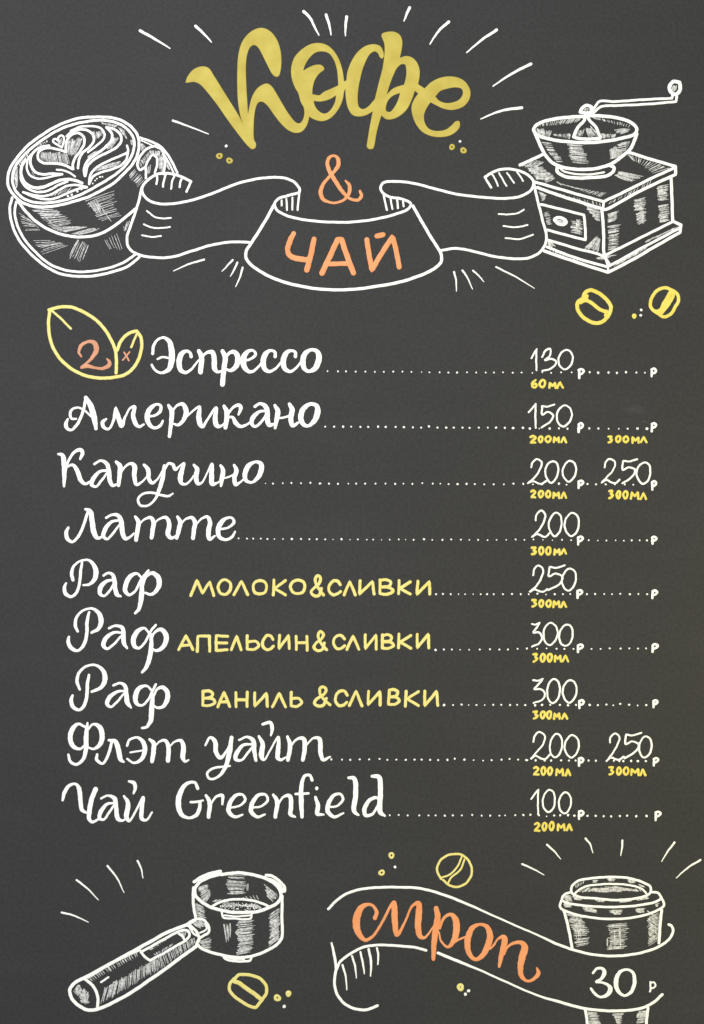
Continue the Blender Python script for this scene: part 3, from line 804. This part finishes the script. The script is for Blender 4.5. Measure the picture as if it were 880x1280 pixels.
crop Q5 640 900 4.4
# flavour_note | yellow capitals reading МОЛОКО&СЛИВКИ
G yellow3 letter 17 @Y1 М 120,78,258,170 О 283,75,357,165 Л 380,80,460,160 О 495,75,580,158 К 620,72,695,165 О 722,75,812,158 @Y2 & 42,48,118,172 С 152,77,222,160 Л 247,85,315,165 И 342,80,428,160 В 465,75,545,162 К 575,78,648,158 И 690,80,770,160
# flavour_note | yellow capitals reading АПЕЛЬСИН&СЛИВКИ
G yellow3 letter 17 @Y1 А 42,415,130,500 П 157,415,232,508 Е 268,412,340,502 Л 362,418,425,500 Ь 460,415,532,500 С 553,415,620,500 И 655,412,717,495 Н 760,415,828,500 @Y2 & 57,385,138,502 С 180,410,248,490 Л 262,415,335,495 И 372,408,442,495 В 478,408,548,490 К 580,405,652,490 И 688,405,762,490
# flavour_note | yellow capitals reading ВАНИЛЬ &СЛИВКИ
G yellow3 letter 17 @Y1 В 185,755,262,845 А 280,760,352,850 Н 387,760,462,848 И 502,765,580,848 Л 612,765,690,848 Ь 725,762,792,848 @Y2 & 60,725,155,845 С 190,750,262,838 Л 278,752,355,842 И 393,750,468,835 В 515,745,582,838 К 620,750,698,842 И 735,750,815,840
# price | thin white numerals reading 130
G white digit 9.5 @Q1 1 108,52,135,170 q 162,48,240,170 0 258,55,335,165
# price | thin white numerals reading 150
G white digit 9.5 @Q1 1 93,350,132,478 5 162,352,235,480 0 245,358,325,475
# price | thin white numerals reading 200 in the upper row of two prices
G white digit 9.5 @Q2 2 85,62,185,198 0 182,72,255,190 0 278,72,352,190
# price | thin white numerals reading 250 in the upper row of two prices
G white digit 9.5 @Q2 2 488,65,585,195 5 605,65,688,195 0 685,78,762,195
# price | thin white numerals reading 200 alone in their row
G white digit 9.5 @Q2 2 107,345,205,488 0 202,358,275,485 0 290,358,370,485
# price | thin white numerals reading 250 alone in their row
G white digit 9.5 @Q3 2 100,75,195,222 5 200,75,290,215 0 272,92,352,215
# price | upper of the two thin white prices reading 300
G white digit 9.5 @Q3 3 110,388,165,520 0 172,392,250,515 0 262,397,338,515
# price | lower of the two thin white prices reading 300
G white digit 9.5 @Q4 3 115,80,180,212 0 190,80,262,212 0 278,85,352,212
# price | thin white numerals reading 200 in the lower row of two prices
G white digit 9.5 @Q4 2 100,372,205,520 0 205,385,275,515 0 292,390,368,515
# price | thin white numerals reading 250 in the lower row of two prices
G white digit 9.5 @Q4 2 520,378,612,525 5 622,378,712,518 0 697,400,768,517
# price | thin white numerals reading 100
G white digit 9.5 @Q5 1 105,382,145,515 0 168,385,235,508 0 258,395,325,515
# -
g currency_mark white 12 @Q1 р 365,160,395,208
g currency_mark white 12 @Q1 р 765,157,793,200
g currency_mark white 12 @Q1 р 363,458,392,505
g currency_mark white 12 @Q1 р 765,458,793,500
g currency_mark white 12 @Q2 р 363,180,393,220
g currency_mark white 12 @Q2 р 768,182,793,228
g currency_mark white 12 @Q2 р 360,488,390,530
g currency_mark white 12 @Q2 р 768,487,795,525
g currency_mark white 12 @Q3 р 358,210,387,252
g currency_mark white 12 @Q3 р 770,210,798,252
g currency_mark white 12 @Q3 р 360,510,390,550
g currency_mark white 12 @Q3 р 770,508,800,548
g currency_mark white 12 @Q4 р 367,198,395,242
g currency_mark white 12 @Q4 р 775,200,800,237
g currency_mark white 12 @Q4 р 365,517,393,560
g currency_mark white 12 @Q4 р 778,517,805,558
g currency_mark white 12 @Q5 р 365,498,395,545
g currency_mark white 12 @Q5 р 787,505,817,550
# volume_note | yellow note reading 60мл
G yellow2 digit 12.5 @Q1 6 108,220,135,260 0 152,220,183,260
G yellow2 letter 12.5 @Q1 м 205,235,240,262 л 250,232,280,262
# volume_note | first yellow note reading 200мл
G yellow2 digit 12.5 @Q1 T 103,530,130,565 0 147,530,168,562 0 185,530,212,562
G yellow2 letter 12.5 @Q1 м 230,535,258,563 л 272,535,298,562
# volume_note | yellow note reading 300мл in the right column
G yellow2 digit 12.5 @Q1 t 530,530,550,562 0 572,528,596,562 0 612,530,638,562
G yellow2 letter 12.5 @Q1 м 662,535,698,565 л 708,535,738,562
# volume_note | second yellow note reading 200мл
G yellow2 digit 12.5 @Q2 T 107,235,128,272 0 147,235,170,272 0 187,235,210,272
G yellow2 letter 12.5 @Q2 м 228,245,260,275 л 272,245,298,275
# volume_note | yellow note reading 300мл below the upper price 250
G yellow2 digit 12.5 @Q2 t 535,235,555,275 0 577,238,595,278 0 612,238,635,278
G yellow2 letter 12.5 @Q2 м 655,245,695,280 л 708,248,738,280
# volume_note | yellow note reading 300мл below the lone price 200
G yellow2 digit 12.5 @Q2 t 110,548,132,585 0 150,545,172,587 0 188,545,212,587
G yellow2 letter 12.5 @Q2 м 232,555,262,585 л 272,555,297,582
# volume_note | yellow note reading 300мл below the lone price 250
G yellow2 digit 12.5 @Q3 t 112,265,133,300 0 150,265,172,302 0 188,265,212,302
G yellow2 letter 12.5 @Q3 м 228,270,260,302 л 270,275,298,302
# volume_note | yellow note reading 300мл below the upper price 300
G yellow2 digit 12.5 @Q3 t 117,562,138,603 0 157,560,180,603 0 196,558,218,603
G yellow2 letter 12.5 @Q3 м 235,570,268,602 л 278,570,310,602
# volume_note | yellow note reading 300мл below the lower price 300
G yellow2 digit 12.5 @Q4 t 117,262,140,300 0 158,262,180,300 0 193,260,215,300
G yellow2 letter 12.5 @Q4 м 232,272,262,302 л 275,272,302,300
# volume_note | third yellow note reading 200мл
G yellow2 digit 12.5 @Q4 T 120,568,145,608 0 162,568,183,610 0 198,568,220,610
G yellow2 letter 12.5 @Q4 м 243,578,280,612 л 295,580,320,612
# volume_note | yellow note reading 300мл below the lower price 250
G yellow2 digit 12.5 @Q4 t 535,567,557,608 0 577,568,598,608 0 614,568,640,608
G yellow2 letter 12.5 @Q4 м 655,578,695,610 л 706,580,732,612
# volume_note | lowest yellow note reading 200мл
G yellow2 digit 12.5 @Q5 T 125,567,150,608 0 168,565,190,608 0 206,562,228,608
G yellow2 letter 12.5 @Q5 м 250,572,288,605 л 300,575,328,605
# -
crop W1 400 440 3.385
crop W2 400 720 3.385
crop F1 220 1075 5.5
crop F2 60 1070 4
crop Bn 270 1190 6.769
crop S1 400 1050 4
crop S2 560 1100 5.5
crop S3 660 1040 4
= dotted_leader white
d 4 @W1 32,81 76,82 110,82 151,83,5 192,83 232,84 270,84 310,83 349,83 387,84 430,85,3 463,86 506,86 543,87,5 580,87,5 622,86 661,87 701,87 736,87 774,86 815,88,5 852,87
d 5 @Q1 5,180 53,179 112,181 167,177 215,181 270,178 328,178 427,177,7 474,180,7 531,179,7 577,181,7 627,177,7 684,179,7 731,180
= dotted_leader white
d 5 @W1 22,316 60,316 98,316 132,316 171,317 204,317 246,316 278,317 320,317 355,318 393,319 428,320 461,315 497,320 534,320 566,320 603,320 633,321 672,320 710,320 745,320 782,321 818,322 858,321
d 7 @Q1 5,484 60,483 98,487 150,487,5 207,487 258,486 305,488 425,486 475,487 531,488,5 587,488,5 636,488 690,487 742,488,8
= dotted_leader white
d 5 @K3 448,177,3 485,178 534,176,4 577,175 625,176 672,174 718,178 @W1 2,556,4.5 38,557,4.5 76,558,4.5 120,557,3 153,557,4.5 191,557,5 235,557,4.5 277,557,4.5 318,558,4.5 353,557,4.5 391,558,4.5 433,555,4.5 477,557,4.5 509,557,4 544,559,4 582,559,5 620,558,5 655,559,4 695,560,4.5 735,560,4 778,560,4 819,557,5 860,559
d 6 @Q2 8,196 62,196 115,200 165,200 258,196,7 300,202 415,198 462,200 515,200 565,200 620,200 667,202 720,198
= dotted_leader white
d 5 @K3 313,452 355,453 386,453 424,453 457,455 492,455,4 535,455,4 579,455,6 625,455 667,456 704,456 @W1 22,793,4 55,793,3 91,792,5 127,794,3 160,793,4 198,794,4 225,794,4 260,795,3 295,794,4 333,793,4.5 362,794,3 396,795,5 440,792,5 475,795,4 518,795,4.5 555,793,5 596,794,4 632,795,3.5 669,795,4 709,796,4 747,795,4 788,795,3 828,794,4 865,795,4
d 5 @Q2 20,503 68,505 118,503 170,505,4 222,507,4 275,505 325,507 422,507 472,509 519,509,6 570,508 615,510 658,508,6 702,508,6 742,508,6
= dotted_leader white
d 4.5 @W2 491,77 520,76 553,77 586,77,3.5 614,77,4 648,77,3.5 680,77 707,77 735,77 774,77,5 813,77,4 850,77,4
d 6 @Q3 0,231 48,232 92,232 140,229 187,234,5 235,232 280,232 320,231 412,232,7 457,231 507,231 550,232 595,230 648,232 695,231 743,232
= dotted_leader white
d 4.5 @W2 489,313,5.5 524,311 558,311 593,312,3.5 631,312,4 676,311 719,310 759,311 795,311 836,308 875,307
d 6 @Q3 82,530 138,532 190,530 245,532 288,533,7 338,533 437,533 487,533 537,530 597,531,7 645,530 693,531 737,530
= dotted_leader white
d 4.5 @W2 525,546,5.5 563,546 599,544 629,546,3.5 662,546 697,546,4 733,545 767,545 804,546 834,545 869,546
d 7 @Q4 72,226 127,227 165,225 210,225 263,225 308,227 352,225 427,225 472,226 519,223 557,227,6 595,219 644,224 691,228,6 738,226
= dotted_leader white
d 5 @W2 48,776 93,777 128,778 168,776 208,776 252,774 285,778 323,777 363,778 400,777 430,777 466,778 500,779 539,778 570,773 611,777 650,779,4 690,781,4 726,779 768,777 802,774 838,777 872,779
d 7 @Q4 83,529 130,530 180,530 215,531 270,530 313,531 350,531 421,531 461,532 520,533 560,532 590,533 612,534 655,533 692,534 736,534
= dotted_leader white
d 5 @W2 295,1012 333,1011 371,1013 420,1013 459,1013 489,1013 528,1014 562,1013 600,1013 644,1011 684,1014 720,1014 759,1014 783,1013,4 826,1012 861,1012
d 7 @Q5 62,522 101,521 148,523 190,530,4 232,525 265,524 308,523 343,526 415,527 460,527 504,529 545,530 593,528,6 633,526 683,529 740,528,8
= portafilter_drawing/basket white
w 22 @F1 310,100 350,95 430,88 520,100 610,125 680,165 715,210 720,260 690,300 620,335 560,355 480,360 390,360 310,345 240,325 180,290 135,245 130,200 160,155 220,122 310,95
w 20 @F1 120,190 118,280 125,345 135,395
w 20 @F1 150,590 200,620 300,650 400,668 480,668 560,650 640,615 700,575 728,530 728,400 730,250
w 17 @F1 240,325 290,295 360,275 440,270 530,280 590,298 640,320
w 22 @F1 125,150 180,115 240,92 305,78
w 14 @F1 190,130 250,108 310,92
w 20 @F1 620,105 660,110 710,145 745,185 748,215! 725,215
w 14 @F1 625,125 670,140 710,170 735,205
w 14 @F1 315,362 325,395 400,402 470,408 515,400 520,372
w 12 @F1 330,380 420,388 510,380
w 16 @F1 320,655 340,680 400,695 460,697 510,690 520,665
w 10 @F1 335,668 410,682 470,682
= portafilter_drawing/handle white
w 18 @F1 90,430 130,410 170,405 205,425 228,470 222,500 190,520 165,535
w 18 @F1 85,440 130,480 155,520 160,545 140,580
w 12 @F1 200,440 212,470 190,490 165,500
w 14 @F1 90,455 120,505 145,520
w 17 @F2 735,320 690,345 600,380 500,435 400,490 300,545 190,605 140,630 110,665 118,710 150,745 200,770 250,765 320,735 420,680 500,625 580,570 660,510 750,445
w 15 @F2 185,615 225,650 248,700 248,760
w 14 @F2 695,345 740,375 755,410 745,435
w 13 @F2 465,480 520,450 600,405 670,372 700,375 708,395 690,420 640,450 580,485 510,522! 485,505 465,480
w 12 @F2 480,500 505,520
w 12 @F2 655,390 672,400 680,415
w 10 @F2 265,630 282,620 302,606
w 12 @F2 200,608 280,560 360,515 460,470
= portafilter_drawing/hatching thin
h 22 5 @F2 205,605 225,625 440,480 450,500
h 40 6 @F2 285,660 265,735 560,500 570,560
h 24 5 @F2 560,500 580,555 730,410 735,440
h 16 6 @F2 150,645 125,680 205,690 185,745
h 6 6 @F2 155,680 200,700 165,730 205,735
h 10 5 @F2 500,465 520,470 610,400 600,415
h 10 5 @F2 530,490 540,495 620,440 605,460
h 6 6 @F2 650,385 665,400 690,375 680,410
h 10 8 @F1 115,435 165,470 165,410 205,450
h 14 7 @F1 150,190 215,170 190,295 240,235
h 12 7 @F1 610,170 700,240 625,245 665,285
h 12 7 @F1 340,135 480,150 365,230 475,225
h 3 6 @F1 360,105 480,110 370,125 470,130
h 2 8 @F1 488,165 488,210 494,165 494,208
h 14 5 @F1 240,290 270,270 555,240 570,270
h 26 6 @F1 300,330 345,285 545,300 600,340
= portafilter_drawing/coffee_grounds white
s 46 4 @F1 290,310 600,320 340,345 560,350
s 30 4 @F1 330,290 560,295 290,318 600,325
= portafilter_drawing/hatching thin
h 12 7 @F1 135,300 195,330 140,390 205,410
h 12 7 @F1 150,560 240,530 190,610 240,610
h 22 9 @F1 425,425 540,415 425,650 520,635
h 8 8 @F1 410,490 440,480 415,510 440,520
h 4 7 @F1 330,450 345,560 370,430 370,550
h 16 7 @F1 640,380 710,330 650,480 715,440
h 14 7 @F1 655,490 705,460 640,590 710,540
h 10 5 @F1 650,400 710,440 650,520 710,560
= burst_mark white
t 8 @F2 68,282 130,298 202,331
= burst_mark white
t 8 @F2 143,120 200,165 252,220
= burst_mark white
t 8 @F2 298,50 345,110 380,183
= burst_mark white
t 8 @F2 448,25 465,60 475,110
= coffee_bean yellow3
w 26 @Bn 155,230 190,195 240,190 310,200 380,230 425,290 425,350 400,390 370,430 335,468 290,460 210,415 140,360 112,310 120,265 155,225
w 34 @Bn 150,245 200,265 260,310 320,350 375,395
= crumb_dot yellow3
r 31 7 @Bn 519,388
= crumb_dot yellow3
d 26 @Bn 613,352
= crumb_dot white
d 14 @Bn 577,461
= coffee_bean yellow3
w 11 @S1 605,195 585,150 600,105 635,78 675,70 710,75 740,100 758,140 755,180 725,220 680,235 645,225 615,200
w 9 @S1 610,187 650,172 690,128 708,85
w 9 @S1 638,218 656,188 702,148 722,98
= crumb_dot yellow3
r 16 5 @S1 357,77
= crumb_dot yellow3
r 16 5 @S1 308,163
= crumb_dot white
d 7 @S1 375,135
= crumb_dot yellow3
r 19 3 @S1 702,736
= crumb_dot white
d 8 @S1 743,754
= crumb_dot white
d 8 @S1 727,771
= syrup_ribbon_drawing white
w 13 @S1 42,345 80,305 130,270 200,247 280,238 380,236 500,242 600,268 700,305 @S2 300,240 480,320 620,380 @S3 140,558 230,590 320,612 420,620 500,615 580,600 660,570 710,530 725,495 718,470 703,462
w 13 @S1 82,650 100,610 150,570 220,535 300,525 400,530 480,538 530,552
w 14 @S1 590,565 700,610 @S2 220,620 420,710 620,795 @S3 160,850 270,880 380,893 480,893 570,880 630,850 671,812
w 14 @S1 58,515,10 72,580 80,640 72,710 85,770 125,820 180,845 235,848 287,828
w 9 @S1 112,625,11 128,680 134,748,6
w 10 @S1 160,580 175,630 182,690,5
w 10 @S1 202,560 215,620 222,668,6
w 12 @S1 243,545 255,610 253,680,6
w 10 @S1 285,540 291,575 289,622,7
= burst_mark white
t 8 @S3 -30,160 20,182 80,214
= burst_mark white
t 8 @S3 95,64 130,95 163,135
= burst_mark white
t 8 @S3 287,32 310,60 324,104
= burst_mark white
t 8 @S3 472,42 470,80 463,118
= burst_mark white
t 8 @S3 733,53 700,95 668,148
= burst_mark white
t 8 @S3 862,140 800,178 741,230
= syrup_lettering/letter orange
w 18 @S1 275,390,20 283,360,18 265,330,14 240,322,16 205,340,28 182,400,36 190,460,30 225,500,18 260,485,14 300,430,13 345,345,13
= syrup_lettering/letter orange
w 18 @S1 340,350,12 370,312,20 372,340,28 375,420,28 385,475,20 420,420,12 462,330,13 492,315,22 495,350,30 490,430,30 500,480,24 520,490,14 545,465,10 575,420,9
= syrup_lettering/letter orange
w 24 @S1 580,340,22 588,380,28 578,450,30 570,520,26 567,595,18
w 16 @S1 598,440,14 620,390,14 655,372,18 678,400,30 682,450,32 670,500,26 640,535,14 605,505,10 595,460,8
w 10 @S1 660,520 700,495 728,485
= syrup_lettering/letter orange
c 24 @S1 800,422,14 762,440,24 738,500,30 745,565,24 775,597,18 810,580,24 838,530,30 850,480,30 835,435,22
w 9 @S1 850,545 875,520
= syrup_lettering/letter orange
w 14 @S2 305,460,14 345,405,14 380,390,30 390,410,40 375,480,34 362,540,30 352,595,18
w 18 @S2 385,510,14 410,460,16 450,435,20 500,430,28 527,460,44 510,530,46 498,600,38 505,660,30 545,695,18 590,680,22 622,640,28 610,605,12
= takeaway_cup_drawing/cup_lid white
w 12 @S3 345,332 260,325 220,305 218,275 250,245 330,230 420,225 500,230 570,250 612,275 610,305 570,325 500,337 420,340 345,332
w 10 @S3 235,305 280,275 360,262 440,260 520,268 570,285 590,305
w 12 @S3 215,300 180,315 170,340 200,355 300,370 420,375 540,368 640,348 665,330 650,305 620,300
w 12 @S3 170,335 160,375 200,400 300,425 420,435 540,425 640,395 680,365 665,325
= takeaway_cup_drawing/cup white
w 14 @S3 180,395 195,450 210,520 220,580
w 14 @S3 668,390 662,450 655,555
w 14 @S3 285,885 292,920 298,975
w 14 @S3 600,880 595,920 590,975
= takeaway_cup_drawing/hatching thin
h 16 5 @S3 200,410 270,425 230,500 300,500
h 9 7 @S3 230,490 305,490 240,575 300,565
h 3 7 @S3 240,470 245,540 260,450 265,540
h 22 5 @S3 400,465 500,455 400,585 490,580
h 3 6 @S3 400,530 400,570 465,460 470,580
h 20 5 @S3 600,435 660,400 600,570 650,540
h 10 5 @S3 600,400 655,440 605,510 650,540
h 24 5 @S3 255,300 290,275 570,280 580,300
h 12 5 @S3 300,290 400,300 420,270 560,295
h 6 6 @S3 235,265 240,280 280,245 275,260
h 4 7 @S3 320,240 350,240 325,250 345,250
h 4 7 @S3 400,235 435,235 405,243 430,243
h 4 7 @S3 500,240 535,245 505,252 535,252
h 4 7 @S3 555,262 580,270 560,268 585,275
h 6 7 @S3 335,335 385,342 345,345 380,350
h 8 7 @S3 455,340 520,335 460,350 520,345
h 8 6 @S3 180,350 215,360 185,375 215,375
h 9 6 @S3 180,320 215,318 190,345 220,345
h 6 7 @S3 225,320 270,325 230,335 270,340
h 6 7 @S3 540,335 600,320 550,340 600,335
h 8 6 @S3 275,375 345,390 285,395 340,405
h 7 6 @S3 400,395 470,390 430,410 465,412
h 7 6 @S3 535,385 585,380 545,398 580,400
h 3 6 @S3 638,362 655,358 640,370 650,370
h 14 5 @S3 295,900 350,905 310,960 360,960
h 10 6 @S3 425,910 475,905 445,955 465,955
h 12 6 @S3 550,900 600,895 545,955 595,950
# syrup_price | white numerals reading 30 on the lower ribbon
= digit white
w 16 @S3 325,705,11 345,683,12 372,683,14 382,705,20 365,735,14 340,750,10 365,752,10 400,765,14 412,785,22 395,815,18 365,825,12 335,810,13 315,782,11
= digit white
c 14 @S3 490,688,11 460,700,16 440,745,22 450,795,18 483,818,12 515,800,16 533,750,18 522,700,14
# -
= currency_mark white
w 9 @S3 612,750 612,790 610,798
w 8 @S3 612,755 630,752 638,768 625,780 612,782
"""
for ln in DATA.splitlines():
    t = ln.split()
    if not t: continue
    k = t[0]
    if k == 'crop': crops[t[1]] = [float(q) for q in t[2:]]
    elif k == '#':
        flush()
        if t[1] == '-': group = None
        else:
            nm, lb = ln[2:].split(' | ')
            group = bpy.data.objects.new(nm, None); C.objects.link(group); group.parent = root; group['label'] = lb
    elif k == '=': begin(t[1], t[2])
    elif k == 'P':
        if pend: acc.poly(*pend)
        pend = ([(q[0], q[1]) for q in spline(parse_pts(t[1:], 0), True)], [])
    elif k == 'H': pend[1].append([(q[0], q[1]) for q in spline(parse_pts(t[1:], 0), True)])
    elif k in 'wc': acc.stroke(spline(parse_pts(t[2:], float(t[1])), k == 'c'), k == 'c', jit=.03)
    elif k == 't':
        pts = parse_pts(t[2:], float(t[1])*1.15); n = len(pts)
        pts = [(p[0], p[1], p[2]*(1.05 - (0.62*(i/(n-1))**1.6)), p[3]) for i, p in enumerate(pts)]
        acc.stroke(spline(pts), jit=.04)
    elif k == 'd':
        for p in parse_pts(t[2:], float(t[1])):
            q = rng.uniform(.72, .98) if accname == 'dotted_leader' else 1
            acc.dot(p[0], p[1], p[2]/KG*q)
    elif k == 'r':
        for p in parse_pts(t[3:], float(t[1])): acc.dot(p[0], p[1], p[2]/KG, float(t[2])/cur[2])
    elif k == 's':
        n = int(t[1]); a_, b_, c_, d_ = parse_pts(t[3:], float(t[2]))
        for i in range(n):
            u, v_ = rng.random(), rng.random()
            x = (a_[0]*(1-u)+b_[0]*u)*(1-v_)+(c_[0]*(1-u)+d_[0]*u)*v_; y = (a_[1]*(1-u)+b_[1]*u)*(1-v_)+(c_[1]*(1-u)+d_[1]*u)*v_
            acc.dot(x, y, a_[2]*rng.uniform(.5, 1.1))
    elif k == 'h':
        n = int(t[1]); a_, b_, c_, d_ = parse_pts(t[3:], float(t[2]))
        for i in range(n):
            s = i/(n-1) + rng.uniform(-.35, .35)/n
            j = lambda: rng.uniform(-.10, .10)
            u0, u1 = rng.uniform(-.08, .14), 1+rng.uniform(-.14, .08)
            ex, ey = a_[0]+(c_[0]-a_[0])*s, a_[1]+(c_[1]-a_[1])*s
            fx, fy = b_[0]+(d_[0]-b_[0])*s, b_[1]+(d_[1]-b_[1])*s
            q = [(ex+(fx-ex)*u, ey+(fy-ey)*u) for u in (u0, .5, u1)]
            wd = a_[2]*rng.choice((.55, .7, .85, 1.0, 1.4))
            bow = rng.uniform(-.03, .03)
            pts = [(q[0][0], q[0][1], wd*.8, False), (q[1][0]-(fy-ey)*bow, q[1][1]+(fx-ex)*bow, wd, False), (q[2][0], q[2][1], wd*.4, False)]
            acc.stroke(spline(pts, step=3), thin=True, jit=.12)
    elif k in 'gG':
        if k == 'G': glyphs(t[1], t[2], float(t[3]), t[4:])
        else: glyphs(t[2], t[1], float(t[3]), t[4:])
flush()
